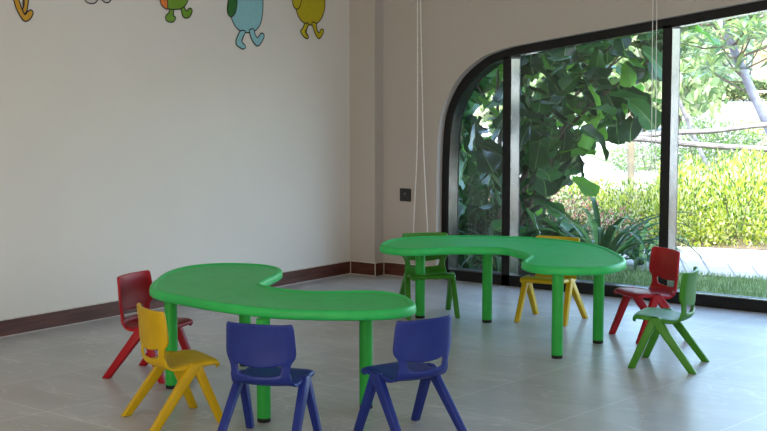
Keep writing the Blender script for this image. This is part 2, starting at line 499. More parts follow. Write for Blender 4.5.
def shell_mods(o, th):
    s = o.modifiers.new('solid', 'SOLIDIFY'); s.thickness = th; s.offset = 0
    u = o.modifiers.new('sub', 'SUBSURF'); u.levels = 1; u.render_levels = 2
def make_chair(colour, label):
    m = CH[colour]
    t = thing('childrens_chair', label, 'chair', group='small plastic chairs around the kidney tables')
    shell_mods(obj('seat', seat_bm(), m, t, smooth=True, angle=180), 0.014)
    shell_mods(obj('backrest', back_bm(), m, t, smooth=True, angle=180), 0.016)
    for s in (1, -1):
        obj('leg', leg_bm((0.036, 0.157, 0.288), (0.158, 0.170, 0.0), 0.025, 0.0205, 0.018, s), m, t, smooth=True)
        obj('leg', leg_bm((0.030, 0.157, 0.288), (-0.193, 0.182, 0.0), 0.033, 0.0235, 0.018, s), m, t, smooth=True)
    return t
def dup(root):
    r = root.copy(); COL.objects.link(r)
    for ch in list(root.children):
        c = ch.copy(); COL.objects.link(c); c.parent = r
        for gch in ch.children:
            d = gch.copy(); COL.objects.link(d); d.parent = c
    return r
def place(o, x, y, deg, label):
    o.location = (x, y, 0); o.rotation_euler = (0, 0, R(deg)); o['label'] = label
    return o
red = make_chair('red', 'red')
place(red, 1.583, -3.752, 14, 'red plastic childrens chair behind the yellow chair at the left end of the near table')
place(dup(red), 3.266, -1.104, -123, 'red plastic childrens chair next to the window, behind the green chair on the right')
yel = make_chair('yellow', 'yellow')
place(yel, 2.404, -4.394, 67.5, 'yellow plastic childrens chair seen from behind at the left of the near table')
place(dup(yel), 2.466, -0.946, -82.5, 'yellow plastic childrens chair tucked behind the table by the window')
blu = make_chair('blue', 'blue')
place(blu, 3.014, -4.402, 108.9, 'blue plastic childrens chair next to the yellow one, left of the two blue chairs')
place(dup(blu), 3.442, -3.934, 163.8, 'blue plastic childrens chair at the right end of the near table')
grn = make_chair('green', 'green')
place(grn, 1.688, -1.262, -43, 'green plastic childrens chair behind the far table, in front of the wall switch')
place(dup(grn), 3.732, -1.813, 193, 'green plastic childrens chair at far right seen from its side, its back to the window')

# ------------------------------------------------------------------ wall switch, cords, painted figures
sw = thing('wall_switch', 'small square black switch plate on the wall beside the window', 'switch', (0.477, YW, 0.675))
bm = bmesh.new(); box(bm, -0.055, 0.055, -0.010, 0.0, -0.053, 0.053)
bmesh.ops.bevel(bm, geom=bm.edges[:], offset=0.003, segments=2, affect='EDGES')
obj('plate', bm, M_switch, sw, smooth=True)
bm = bmesh.new(); box(bm, -0.040, 0.040, -0.0125, -0.009, -0.040, 0.040)
bmesh.ops.bevel(bm, geom=bm.edges[:], offset=0.0012, segments=1, affect='EDGES')
rk = obj('rocker', bm, M_switch, sw)
bm = bmesh.new()
v = [bm.verts.new(p) for p in ((-0.012, -0.0129, 0.018), (0.012, -0.0129, 0.018), (0.0, -0.0129, -0.003))]
bm.faces.new(v); obj('mark', bm, M_icon, rk)

def cords(lines, r, label, endz=None):
    t = thing('hanging_cord', label, 'cord', (lines[0][0][0], lines[0][0][1], 0))
    o = Vector(t.location)
    for L in lines:
        bm = bmesh.new(); pts = [Vector(p) - o for p in spline(L, 6, closed=False)]
        tube(bm, pts, r, 6); obj('strand', bm, M_cord, t, smooth=True)
    if endz:
        bm = bmesh.new(); x, y, z = Vector(endz) - o
        tube(bm, [(x, y, z + 0.03), (x, y, z + 0.02), (x, y, z - 0.02), (x, y, z - 0.03)], [0.003, 0.008, 0.010, 0.004], 10)
        obj('weight', bm, M_cord, t, smooth=True)
    return t
cords([[(0.646, 0.06, ZC), (0.647, 0.06, 2.243), (0.649, 0.06, 1.61), (0.646, 0.06, 1.05), (0.613, 0.06, 0.394), (0.640, 0.06, 0.32), (0.70, 0.06, 0.30), (0.745, 0.06, 0.34), (0.751, 0.06, 0.403), (0.710, 0.06, 1.053), (0.693, 0.06, 1.61), (0.676, 0.06, 2.242), (0.668, 0.06, ZC)]],
      0.0042, 'long looped white cord hanging from the ceiling beside the wall switch')
cords([[(2.671, 0.10, ZC), (2.673, 0.10, 2.18), (2.680, 0.10, 1.47), (2.686, 0.10, 0.90)], [(2.703, 0.10, ZC), (2.704, 0.10, 2.18), (2.712, 0.10, 1.47), (2.716, 0.10, 0.86)]],
      0.003, 'pair of thin white cords hanging in front of the middle window pane', None)

MUR = {
 'a_leg1': [(-3.44, 2.24), (-3.40, 2.16), (-3.367, 2.069), (-3.337, 2.02), (-3.314, 1.993), (-3.291, 1.987), (-3.259, 2.001), (-3.234, 2.036), (-3.237, 2.055), (-3.257, 2.062), (-3.281, 2.047), (-3.298, 2.031), (-3.316, 2.058), (-3.335, 2.10), (-3.36, 2.19), (-3.38, 2.25)],
 'a_leg2': [(-3.335, 2.24), (-3.31, 2.15), (-3.303, 2.096), (-3.316, 2.065), (-3.305, 2.037), (-3.285, 2.047), (-3.272, 2.091), (-3.265, 2.15), (-3.27, 2.24)],
 'a_body': [(-3.53, 2.38), (-3.47, 2.25), (-3.37, 2.21), (-3.25, 2.22), (-3.18, 2.35), (-3.20, 2.55), (-3.33, 2.66), (-3.48, 2.58)],
 'b1': [(-2.805, 2.15), (-2.784, 2.127), (-2.75, 2.121), (-2.715, 2.126), (-2.692, 2.15), (-2.71, 2.19), (-2.75, 2.21), (-2.79, 2.19)],
 'b2': [(-2.657, 2.155), (-2.636, 2.137), (-2.609, 2.132), (-2.585, 2.141), (-2.570, 2.165), (-2.585, 2.20), (-2.62, 2.21), (-2.65, 2.19)],
 'b_body': [(-2.80, 2.42), (-2.79, 2.27), (-2.68, 2.20), (-2.58, 2.26), (-2.55, 2.42), (-2.60, 2.56), (-2.68, 2.60), (-2.76, 2.55)],
 'c_body': [(-2.125, 2.22), (-2.115, 2.15), (-2.086, 2.121), (-2.042, 2.112), (-1.984, 2.110), (-1.924, 2.116), (-1.884, 2.135), (-1.853, 2.165), (-1.835, 2.23), (-1.85, 2.34), (-1.98, 2.42), (-2.10, 2.34)],
 'c_orange': [(-2.125, 2.22), (-2.115, 2.15), (-2.086, 2.121), (-2.048, 2.113), (-2.050, 2.20), (-2.07, 2.28), (-2.11, 2.29)],
 'c_f1': [(-2.033, 2.125), (-2.033, 2.091), (-2.063, 2.066), (-2.068, 2.041), (-2.044, 2.023), (-2.0, 2.021), (-1.975, 2.037), (-1.97, 2.058), (-1.99, 2.070), (-1.989, 2.093), (-1.984, 2.125)],
 'c_f2': [(-1.925, 2.134), (-1.91, 2.096), (-1.9, 2.068), (-1.871, 2.053), (-1.835, 2.060), (-1.808, 2.090), (-1.804, 2.117), (-1.829, 2.127), (-1.855, 2.108), (-1.874, 2.118), (-1.885, 2.145)],
 'd_body': [(-1.43, 2.26), (-1.42, 2.20), (-1.407, 2.128), (-1.387, 2.056), (-1.344, 2.002), (-1.279, 1.97), (-1.201, 1.966), (-1.134, 1.981), (-1.077, 2.028), (-1.048, 2.104), (-1.040, 2.217), (-1.06, 2.36), (-1.15, 2.47), (-1.25, 2.50), (-1.36, 2.44), (-1.42, 2.35)],
 'd_arm': [(-1.405, 2.27), (-1.425, 2.20), (-1.436, 2.156), (-1.436, 2.113), (-1.418, 2.084), (-1.386, 2.081), (-1.353, 2.108), (-1.336, 2.153), (-1.332, 2.204), (-1.36, 2.27)],
 'd_f1': [(-1.295, 1.98), (-1.329, 1.939), (-1.348, 1.902), (-1.34, 1.872), (-1.308, 1.854), (-1.27, 1.842), (-1.242, 1.855), (-1.253, 1.878), (-1.28, 1.896), (-1.274, 1.926), (-1.240, 1.975)],
 'd_f2': [(-1.200, 1.985), (-1.18, 1.927), (-1.152, 1.891), (-1.107, 1.867), (-1.067, 1.892), (-1.033, 1.938), (-1.038, 1.961), (-1.066, 1.968), (-1.089, 1.948), (-1.112, 1.933), (-1.134, 1.958), (-1.151, 1.996)],
 'e_body': [(-0.70, 2.28), (-0.69, 2.232), (-0.661, 2.171), (-0.631, 2.11), (-0.583, 2.069), (-0.509, 2.045), (-0.435, 2.048), (-0.36, 2.083), (-0.309, 2.153), (-0.296, 2.248), (-0.32, 2.37), (-0.41, 2.47), (-0.51, 2.49), (-0.62, 2.42)],
 'e_arm': [(-0.68, 2.28), (-0.698, 2.231), (-0.696, 2.201), (-0.679, 2.174), (-0.649, 2.162), (-0.618, 2.176), (-0.6, 2.204), (-0.593, 2.245), (-0.63, 2.29)],
 'e_f1': [(-0.546, 2.056), (-0.577, 2.018), (-0.602, 1.994), (-0.584, 1.967), (-0.547, 1.941), (-0.517, 1.935), (-0.504, 1.953), (-0.522, 1.973), (-0.541, 1.992), (-0.522, 2.016), (-0.500, 2.056)],
 'e_f2': [(-0.465, 2.065), (-0.442, 2.006), (-0.417, 1.967), (-0.38, 1.938), (-0.348, 1.953), (-0.316, 1.997), (-0.329, 2.017), (-0.354, 2.012), (-0.373, 1.988), (-0.398, 2.007), (-0.410, 2.060)],
}
MC = {k: noisy('paint_' + k, c, tuple(v * 0.9 for v in c), 30, 0.6, 0.3) for k, c in dict(
    amber=(0.62, 0.33, 0.02), white=(0.62, 0.60, 0.55), green=(0.16, 0.33, 0.02), orange=(0.75, 0.20, 0.04), blue=(0.27, 0.55, 0.60),
    dark=(0.03, 0.16, 0.03), yellow=(0.52, 0.43, 0.01), line=(0.025, 0.02, 0.02)).items()}
def flat_shape(key, x, colour, parent, name):
    P = [Vector((p.x, p.y)) for p in spline([(a, b, 0) for a, b in MUR[key]], 5)]
    P = resample(P, 80)
    def fan(pts, xx, m, nm):
        bm = bmesh.new(); a = [bm.verts.new((xx, p.x, p.y)) for p in pts]
        f = bm.faces.new(a); bmesh.ops.triangulate(bm, faces=[f])
        me = bpy.data.meshes.new(nm); bm.normal_update(); bm.to_mesh(me); bm.free()
        return _link(nm, me, m, parent, False)
    o = fan(P, x + 0.0006, MC[colour], name)
    A = offset(P, -0.0035); B = offset(P, 0.0055)
    bm = bmesh.new(); ra = [bm.verts.new((x + 0.0010, p.x, p.y)) for p in A]; rb = [bm.verts.new((x + 0.0010, p.x, p.y)) for p in B]
    for i in range(80): bm.faces.new((ra[i], ra[(i + 1) % 80], rb[(i + 1) % 80], rb[i]))
    l = obj('outline', bm, MC['line'], o)
    return o
def figure(label, items):
    t = thing('painted_figure', label, 'wall painting', (-0.012, 0, 0), 0, 'cartoon figures painted along the top of the left wall')
    for i, (key, col, nm) in enumerate(items):
        flat_shape(key, 0.0015 + 0.0006 * i, col, t, nm)
figure('amber yellow legs and foot of a painted figure at the far left of the wall', [('a_leg2', 'amber', 'leg'), ('a_leg1', 'amber', 'leg'), ('a_body', 'amber', 'body')])
figure('two white outlined feet of a painted figure near the top edge', [('b1', 'white', 'foot'), ('b2', 'white', 'foot'), ('b_body', 'white', 'body')])
figure('small painted figure with green feet, green body and orange side', [('c_f1', 'green', 'leg'), ('c_f2', 'green', 'leg'), ('c_body', 'green', 'body'), ('c_orange', 'orange', 'side_patch')])
figure('pale blue painted figure with a dark green arm, the lowest on the wall', [('d_body', 'blue', 'body'), ('d_f1', 'blue', 'leg'), ('d_f2', 'blue', 'leg'), ('d_arm', 'dark', 'arm')])
figure('olive yellow painted figure nearest the room corner', [('e_body', 'yellow', 'body'), ('e_f1', 'yellow', 'leg'), ('e_f2', 'yellow', 'leg'), ('e_arm', 'yellow', 'arm')])

# ------------------------------------------------------------------ garden
CX, CY = 7.170, -9.094
FX, FY, RX, RY = -0.5997, 0.8002, 0.8002, 0.5997
def gp(X, D, z=0.0):
    """a point of the garden from its distance D beyond the viewing spot and its sideways offset X (metres)"""
    return Vector((CX + FX * D + RX * X, CY + FY * D + RY * X, z))

M_soil = noisy('garden_soil', (0.10, 0.075, 0.05), (0.17, 0.13, 0.09), 6, 0.9, 0.1)
M_lawn = noisy('lawn_ground', (0.16, 0.22, 0.10), (0.22, 0.28, 0.14), 5, 0.9, 0.1)
M_grass = leaf_mat('grass_blade', (0.16, 0.26, 0.09), (0.26, 0.36, 0.15), 0.6, 0.3, 8)
M_pave2 = noisy('bright_pavement', (0.44, 0.43, 0.43), (0.50, 0.49, 0.49), 1.5, 0.85, 0.1)
M_kerb = noisy('grey_kerb', (0.22, 0.22, 0.24), (0.28, 0.28, 0.30), 2, 0.8, 0.2)
def slab(name, corners, z0, z1, m):
    bm = bmesh.new()
    a = [bm.verts.new((p[0], p[1], z0)) for p in corners]; b = [bm.verts.new((p[0], p[1], z1)) for p in corners]
    n = len(a); bm.faces.new(a[::-1]); bm.faces.new(b)
    for i in range(n): bm.faces.new((a[i], a[(i + 1) % n], b[(i + 1) % n], b[i]))
    return struct(obj(name, bm, m))
slab('ground', [(-160, 0.40), (160, 0.40), (160, 240), (-160, 240)], -0.40, -0.12, M_pave2)
slab('lawn', [(1.05, 0.40), (12, 0.40), (12, 2.9), (1.05, 1.88)], -0.12, -0.06, M_lawn)
slab('planting_bed_near', [(-8, 0.40), (1.04, 0.40), (1.04, 4.3), (-8, 3.4)], -0.12, -0.05, M_soil)
slab('path', [(1.05, 1.89), (12, 2.91), (12, 6.0), (1.05, 3.72)], -0.12, -0.045, M_paving)
slab('planting_bed_far', [(-4, 3.95), (1.04, 4.31), (1.05, 3.73), (12, 6.01), (12, 10.5), (-6, 9.2)], -0.12, -0.04, M_soil)
def strip(name, D0, D1, m, z, x0=-10, x1=40):
    return slab(name, [gp(x0, D0), gp(x1, D0), gp(x1, D1), gp(x0, D1)], -0.12, z, m)
strip('lawn_far', 49.0, 56.0, M_lawn, -0.08)
strip('kerb_far', 74.0, 90.0, M_kerb, -0.06)
strip('lawn_mid', 26.0, 33.0, M_lawn, -0.07, 4.5, 14)

random.seed(7)
def rot_to(d, roll=0.0):
    d = Vector(d).normalized()
    return d.to_track_quat('Y', 'Z').to_matrix() @ Matrix.Rotation(roll, 3, 'Y')

class Leaves:
    def __init__(s): s.V = []; s.F = []; s.I = []
    def add(s, tv, tf, M3, p, mi):
        b = len(s.V)
        for v in tv:
            q = M3 @ Vector(v); s.V.append((q.x + p[0], q.y + p[1], q.z + p[2]))
        for f in tf: s.F.append(tuple(b + i for i in f)); s.I.append(mi)
    def build(s, name, mats, parent=None, smooth=True):
        return raw(name, s.V, s.F, mats, parent, s.I, smooth)

# grass blades of the near lawn
gl = Leaves()
for i in range(15000):
    x = random.uniform(1.3, 5.2); y = random.uniform(0.42, 2.0 + 0.093 * (x - 1.3) + random.uniform(-0.07, 0.05))
    h = random.uniform(0.025, 0.06); a = random.uniform(0, 6.28); w = 0.006
    dx, dy = random.uniform(-0.02, 0.02), random.uniform(-0.02, 0.02)
    gl.add([(-w * math.cos(a), -w * math.sin(a), 0), (w * math.cos(a), w * math.sin(a), 0), (dx, dy, h)], [(0, 1, 2)], Matrix.Identity(3), (x, y, -0.062), 0)
g = gl.build('lawn_grass', [M_grass], None, False)
tag(stuff(g), 'short green grass between the window and the path', 'grass')

# templates (leaf along +Y)
def fiddle():
    V = []; F = []
    ys = [0, 0.12, 0.3, 0.5, 0.7, 0.86, 0.96, 1.0]; ws = [0.02, 0.16, 0.22, 0.24, 0.33, 0.34, 0.22, 0.04]
    for j, (y, w) in enumerate(zip(ys, ws)):
        for k, u in enumerate((-1, -0.55, -0.05, 0.05, 0.55, 1)):
            z = 0.13 * abs(u) * (1 - 0.3 * y) - 0.30 * y * y + 0.035 * math.sin(j * 2.1 + u * 3) * abs(u)
            V.append((u * w, y, z))
    for j in range(len(ys) - 1):
        for k in range(5):
            a = j * 6 + k; F.append((a, a + 1, a + 7, a + 6))
    return V, F
def blade_leaf(n=5, w=0.16, droop=0.25, fold=0.04):
    V = []; F = []
    for j in range(n + 1):
        t = j / n; ww = w * (math.sin(math.pi * min(1, t * 0.92 + 0.06)) ** 0.8) * 0.5 + 0.002
        for u in (-1, 0, 1): V.append((u * ww, t, fold * abs(u) - droop * t * t))
    for j in range(n):
        for k in range(2):
            a = j * 3 + k; F.append((a, a + 1, a + 4, a + 3))
    return V, F
def scaled(V, s): return [(a * s, b * s, c * s) for a, b, c in V]

FV, FF = fiddle()
M_fig = [leaf_mat('fig_leaf_dark', (0.012, 0.045, 0.016), (0.022, 0.075, 0.022), 0.32, 0.12, 5),
         leaf_mat('fig_leaf_mid', (0.03, 0.12, 0.03), (0.05, 0.17, 0.035), 0.34, 0.3, 5),
         leaf_mat('fig_leaf_young', (0.10, 0.30, 0.04), (0.16, 0.40, 0.05), 0.36, 0.5, 5),
         leaf_mat('fig_leaf_midrib', (0.16, 0.28, 0.09), (0.20, 0.34, 0.12), 0.4, 0.3, 5)]
M_bark = noisy('brown_bark', (0.07, 0.055, 0.04), (0.14, 0.11, 0.085), 12, 0.85, 0.1, 0.3, 20)
def fig_tree():
    t = thing('fiddle_leaf_fig', 'large fiddle leaf fig tree with broad dark glossy leaves just outside the window', 'tree', gp(1.25, 12.6, -0.05))
    o = Vector(t.location)
    bm = bmesh.new()
    tips = []
    for k in range(9):
        bx = random.uniform(-0.3, 0.3); by = random.uniform(-0.2, 0.2)
        X1 = random.uniform(0.55, 2.3); D1 = random.uniform(11.4, 13.6); z1 = random.uniform(1.3, 2.8)
        p0 = gp(1.15 + bx, 12.5 + by, -0.05) - o; p2 = gp(X1, D1, z1) - o
        pm = p0.lerp(p2, 0.5) + Vector((0, 0, 0.35)) + Vector((random.uniform(-.1, .1), random.uniform(-.1, .1), 0))
        pts = spline([p0, p0.lerp(pm, 0.5) + Vector((0, 0, 0.05)), pm, p2], 5, closed=False)
        tube(bm, pts, [0.028 * (1 - 0.75 * i / (len(pts) - 1)) for i in range(len(pts))], 7)
        tips.append(pts)
    obj('trunk', bm, M_bark, t, smooth=True)
    L = Leaves()
    n = 0
    while n < 860:
        X = random.uniform(0.40, 2.75); z = random.uniform(0.15, 3.0); D = random.uniform(11.25, 13.7)
        k = D / 12.0
        px = 383.5 + X * 1400 / D
        if X > 1.45 * k and z < 0.60 + 1.15 * (X - 1.45 * k) + random.uniform(-0.12, 0.1): continue
        d = Vector((random.uniform(-1, 1), random.uniform(-1, 1), random.uniform(-0.75, 0.75)))
        if random.random() < 0.5: d.y -= 0.6; d.x += 0.3
        s = random.uniform(0.21, 0.35)
        mi = random.choices((0, 1, 2), (0.50, 0.38, 0.12) if X < 1.5 else (0.38, 0.34, 0.28))[0]
        if gp(X, D).y < 0.85: continue
        L.add(scaled(FV, s), FF, rot_to(d, random.uniform(-0.7, 0.7)), gp(X, D, z) - o, mi); n += 1
    L.I = [(3 if k % 5 == 2 else m_) for k, m_ in enumerate(L.I)]
    L.build('foliage', M_fig, t)
fig_tree()

M_strap = [leaf_mat('strap_leaf_dark', (0.020, 0.075, 0.022), (0.035, 0.12, 0.03), 0.5, 0.25, 4), leaf_mat('strap_leaf_light', (0.12, 0.27, 0.09), (0.22, 0.40, 0.13), 0.5, 0.45, 4)]
def strap_plant(X, D, n, length, label, lift=1.0, width=0.016):
    t = thing('strap_leaf_lily', label, 'plant', gp(X, D, -0.05), 0, 'strap leaved lilies under the fig tree')
    V = []; F = []; I = []
    for i in range(n):
        a = i * 2.399 + random.uniform(-0.2, 0.2); Ln = length * random.uniform(0.75, 1.25); e = random.uniform(0.75, 1.42) * lift
        ux, uy = math.cos(a), math.sin(a); b = len(V); N = 9; mi = 1 if random.random() < 0.3 else 0
        for j in range(N + 1):
            q = j / N; ang = e - 2.0 * q ** 1.5 * (1.25 - 0.35 * e)
            if j == 0: r = 0.02; z = 0.0
            else: r += math.cos(ang) * Ln / N; z += math.sin(ang) * Ln / N
            w = width * (0.6 + 0.9 * math.sin(math.pi * min(q, 0.98) ** 0.8)) * (1 if q < 0.8 else (1 - q) / 0.2 * 0.95 + 0.05)
            for u in (-1, 0, 1):
                V.append((ux * r - uy * u * w, uy * r + ux * u * w, max(z, 0.005) + abs(u) * w * 0.35))
        for j in range(N):
            for k in range(2):
                c = b + j * 3 + k; F.append((c, c + 1, c + 4, c + 3)); I.append(mi)
    raw('leaves', V, F, M_strap, t, I, True)
strap_plant(1.84, 11.75, 50, 1.02, 'wide arching strap leaf plant on the lawn edge beside the middle mullion', 1.0, 0.017)
strap_plant(1.45, 12.0, 34, 0.66, 'dark strap leaf plant left of the wide arching one')
strap_plant(0.98, 11.9, 30, 0.62, 'dark strap leaf plant low behind the second window post')
strap_plant(0.72, 12.15, 30, 0.50, 'dark strap leaf plant at the foot of the narrow left pane')
strap_plant(2.30, 12.45, 26, 0.50, 'small strap leaf plant to the right, next to the pale path')

# leafy bushes
BV, BF = blade_leaf(2, 0.55, 0.12, 0.08)
def bush_mesh(n, size, seed, mats, w, hollow=0.45, flat=1.0):
    random.seed(seed); L = Leaves()
    for i in range(n):
        while True:
            p = Vector((random.uniform(-1, 1), random.uniform(-1, 1), random.uniform(0, 1)))
            if hollow < p.length < 1 + 0.10 * math.sin(7 * p.x + seed) * math.cos(6 * p.y): break
        d = (p + Vector((random.uniform(-.9, .9), random.uniform(-.9, .9), random.uniform(-.3, .9)))).normalized()
        L.add(scaled(BV, size * random.uniform(0.6, 1.25)), BF, rot_to(d, random.uniform(-1.5, 1.5)), p, random.choices(range(len(mats)), w)[0])
    me = bpy.data.meshes.new('foliage'); me.from_pydata(L.V, [], L.F)
    for m in mats: me.materials.append(m)
    me.polygons.foreach_set('material_index', L.I); me.update()
    return me
M_lime = [leaf_mat('lime_leaf', (0.36, 0.43, 0.035), (0.52, 0.56, 0.09), 0.5, 0.45, 3), leaf_mat('green_bush_leaf', (0.07, 0.15, 0.02), (0.14, 0.24, 0.04), 0.5, 0.4, 3), leaf_mat('pale_leaf', (0.62, 0.62, 0.34), (0.72, 0.70, 0.46), 0.5, 0.4, 3)]
M_pink = leaf_mat('pink_leaf', (0.45, 0.12, 0.14), (0.60, 0.25, 0.25), 0.5, 0.4, 3)
M_dkb = [leaf_mat('dark_bush_leaf', (0.02, 0.06, 0.02), (0.04, 0.10, 0.03), 0.45, 0.2, 3), leaf_mat('dark_bush_leaf_light', (0.06, 0.14, 0.04), (0.09, 0.18, 0.05), 0.45, 0.3, 3)]
M_grey = [leaf_mat('grey_green_leaf', (0.06, 0.10, 0.05), (0.11, 0.16, 0.07), 0.5, 0.4, 3), leaf_mat('whitish_flower', (0.34, 0.31, 0.30), (0.42, 0.38, 0.37), 0.6, 0.3, 3), M_lime[1]]
LIME = [bush_mesh(3800, 0.070, s, M_lime, (0.50, 0.30, 0.20)) for s in (11, 12)]
PINK = bush_mesh(2200, 0.085, 13, [M_lime[1], M_pink, M_lime[2], M_grey[0]], (0.30, 0.24, 0.22, 0.24))
DARK = bush_mesh(1700, 0.11, 14, M_dkb, (0.7, 0.3))
GREY = bush_mesh(2000, 0.08, 15, M_grey, (0.42, 0.22, 0.36))
def bush(me, X, D, rx, h, label, name='garden_bush', group='bushes in the garden beyond the glass', stem=True, z=-0.10):
    t = thing(name, label, 'bush', gp(X, D, z), 0, group)
    f = bpy.data.objects.new('foliage', me); COL.objects.link(f); f.parent = t
    f.location = (0, 0, 0.0); f.scale = (rx, rx, h * 0.82); f.rotation_euler = (0, 0, random.uniform(0, 6.28))
    if stem:
        bm = bmesh.new()
        for k in range(3):
            a = k * 2.1 + 0.4
            tube(bm, [(0.03 * math.cos(a), 0.03 * math.sin(a), 0), (0.35 * rx * math.cos(a), 0.35 * rx * math.sin(a), h * 0.6)], [0.012, 0.006], 6)
        obj('stems', bm, M_bark, t)
    return t
random.seed(21)
bush(LIME[0], 2.98, 14.1, 0.50, 0.93, 'lime green bush beside the right hand window post')
bush(LIME[1], 3.58, 14.25, 0.56, 1.02, 'lime green bush in the middle of the right pane, front row')
bush(LIME[0], 4.22, 14.55, 0.58, 1.05, 'lime green bush at the right edge of the photo, front row')
bush(LIME[1], 5.0, 15.4, 0.6, 1.0, 'lime green bush beyond the right edge, front row')
bush(LIME[1], 3.4, 15.7, 0.55, 1.0, 'lime green bush in the second row, left part of the right pane')
bush(LIME[0], 4.15, 16.0, 0.6, 1.10, 'lime green bush in the second row under the tree prop poles')
bush(LIME[1], 2.62, 14.6, 0.42, 0.82, 'lime green bush left of the right hand window post')
bush(LIME[0], 2.30, 15.6, 0.50, 0.74, 'low lime green bush at the right of the middle pane')
bush(PINK, 1.95, 14.9, 0.50, 0.62, 'pink and green bush in the middle pane')
bush(PINK, 2.35, 14.0, 0.42, 0.50, 'low pink tinged bush in front of the lime ones in the middle pane')
bush(PINK, 2.10, 16.8, 0.6, 0.72, 'pale pink bush further back in the middle pane')
bush(PINK, 1.45, 15.6, 0.5, 0.72, 'reddish bush half hidden behind the fig tree')
for X, D, r_, h_, lb in ((0.72, 13.9, 0.50, 1.5, 'dark bush in the narrow left pane'), (1.20, 14.2, 0.5, 1.25, 'dark bush behind the fig trunk'), (0.55, 12.9, 0.4, 0.8, 'low dark bush at the bottom of the narrow left pane'),
                     (1.15, 12.9, 0.42, 0.75, 'low dark bush under the fig tree'), (1.62, 13.1, 0.36, 0.55, 'low dark bush right of the fig trunk'), (0.2, 14.5, 0.7, 1.9, 'tall dark bush at the left behind the wall edge')):
    bush(DARK, X, D, r_, h_, lb)
bush(GREY, 5.9, 26.5, 0.75, 1.20, 'grey green flowering bush beyond the prop poles, left in the right pane')
bush(GREY, 6.6, 27.5, 0.8, 1.05, 'grey green bush with whitish flowers beyond the prop poles')
bush(GREY, 7.6, 29.5, 0.9, 0.72, 'low whitish flowering bush under the leaning trunk')
bush(LIME[0], 8.2, 31.0, 0.7, 0.9, 'yellow green bush far off under the leaning trunk')
bush(GREY, 4.8, 25.5, 0.7, 0.9, 'grey green bush behind the right hand window post')

# propped tree with leaning trunk and wooden support poles
M_pole = noisy('weathered_pole', (0.10, 0.09, 0.09), (0.20, 0.18, 0.18), 9, 0.8, 0.2, 0.2, 20)
M_pole2 = noisy('tan_pole', (0.17, 0.14, 0.10), (0.24, 0.20, 0.14), 9, 0.8, 0.2)
PLV, PLF = blade_leaf(4, 0.24, 0.30, 0.03)
M_plum = [leaf_mat('long_leaf_light', (0.17, 0.28, 0.08), (0.28, 0.38, 0.14), 0.4, 0.45, 2), leaf_mat('long_leaf_dark', (0.05, 0.13, 0.05), (0.10, 0.20, 0.07), 0.4, 0.3, 2), leaf_mat('long_leaf_bluish', (0.13, 0.22, 0.14), (0.22, 0.32, 0.20), 0.4, 0.3, 2)]
M_trunk = noisy('pale_lilac_bark', (0.15, 0.15, 0.20), (0.27, 0.27, 0.34), 6, 0.8, 0.2, 0.3, 15)
def rosette_tree(label, D, trunk_pts, rad, centres, mats, seed, leaf=0.26, per=16, name='tropical_tree', group=None, barkm=None):
    random.seed(seed)
    base = gp(*trunk_pts[0])
    t = thing(name, label, 'tree', base, 0, group)
    bm = bmesh.new()
    pts = [gp(*p) - base for p in trunk_pts]
    sp = spline(pts, 5, closed=False)
    tube(bm, sp, [rad * (1 - 0.45 * i / (len(sp) - 1)) for i in range(len(sp))], 10)
    obj('trunk', bm, barkm or M_pole, t, smooth=True)
    L = Leaves(); bb = bmesh.new()
    for (X, DD, z) in centres:
        c = gp(X, DD, z) - base
        near = min(sp, key=lambda q: (q - c).length + abs(q.z - (c.z - 0.5)) * 0.5)
        if (near - c).length < 0.95 or random.random() < 0.12:
            tube(bb, [near, near.lerp(c, 0.5) + Vector((0, 0, -0.06)), c], [rad * 0.20, rad * 0.15, rad * 0.10], 6)
        for k in range(per):
            a = k * 2.399; e = random.uniform(-0.3, 1.15)
            d = Vector((math.cos(a) * math.cos(e), math.sin(a) * math.cos(e), math.sin(e)))
            L.add(scaled(PLV, leaf * random.uniform(0.7, 1.2)), PLF, rot_to(d, random.uniform(-0.4, 0.4)), c + d * 0.03, random.choices((0, 1, 2), (0.55, 0.22, 0.23))[0])
    obj('branches', bb, M_bark, t, smooth=True)
    L.build('foliage', mats, t)
random.seed(5)
cs = []
for i in range(130):
    px = random.uniform(672, 800); py = random.uniform(-30, 76); D = random.uniform(17.5, 21.5)
    if px > 738 and py > 45 and random.random() < 0.9: continue
    cs.append(((px - 383.5) / 1400 * D, D, 1.65 + (75 - py) * D / 1400))
rosette_tree('slim tree with a pale leaning trunk and long leaves in the right pane', 19,
             [(5.72, 19.3, -0.05), (5.38, 19.2, 0.70), (4.95, 19.1, 1.55), (4.57, 19.0, 2.35), (4.30, 18.9, 3.1), (4.1, 18.9, 3.9)], 0.075, cs, M_plum, 31, 0.24, 15, barkm=M_trunk)
def pole(label, a, b, r0, r1, m, wob=0.02):
    random.seed(int(abs(a[0] * 100)))
    p0 = gp(*a); p1 = gp(*b); o = p0.copy(); o.z = min(p0.z, p1.z)
    t = thing('support_pole', label, 'pole', o, 0, 'wooden tree support poles')
    pts = [p0.lerp(p1, k / 6) - o + Vector((0, 0, random.uniform(-wob, wob) * (0 < k < 6))) for k in range(7)]
    bm = bmesh.new(); tube(bm, spline(pts, 3, closed=False), r0, 9); obj('pole', bm, m, t, smooth=True)
pole('weathered horizontal pole, upper of the two crossing the right pane', (2.55, 17.2, 0.86), (5.6, 17.6, 1.08), 0.034, 0.03, M_pole)
pole('weathered horizontal pole, lower of the two crossing the right pane', (2.60, 16.9, 0.90), (5.5, 16.5, 0.70), 0.036, 0.03, M_pole)
pole('upright tan post carrying the horizontal poles in the middle pane', (3.04, 17.1, -0.05), (3.02, 17.15, 1.45), 0.048, 0.045, M_pole2, 0.0)
pole('slim slanting prop at the right edge behind the leaning trunk', (5.75, 22.5, 0.0), (6.85, 22.6, 1.75), 0.03, 0.03, M_pole2, 0.0)
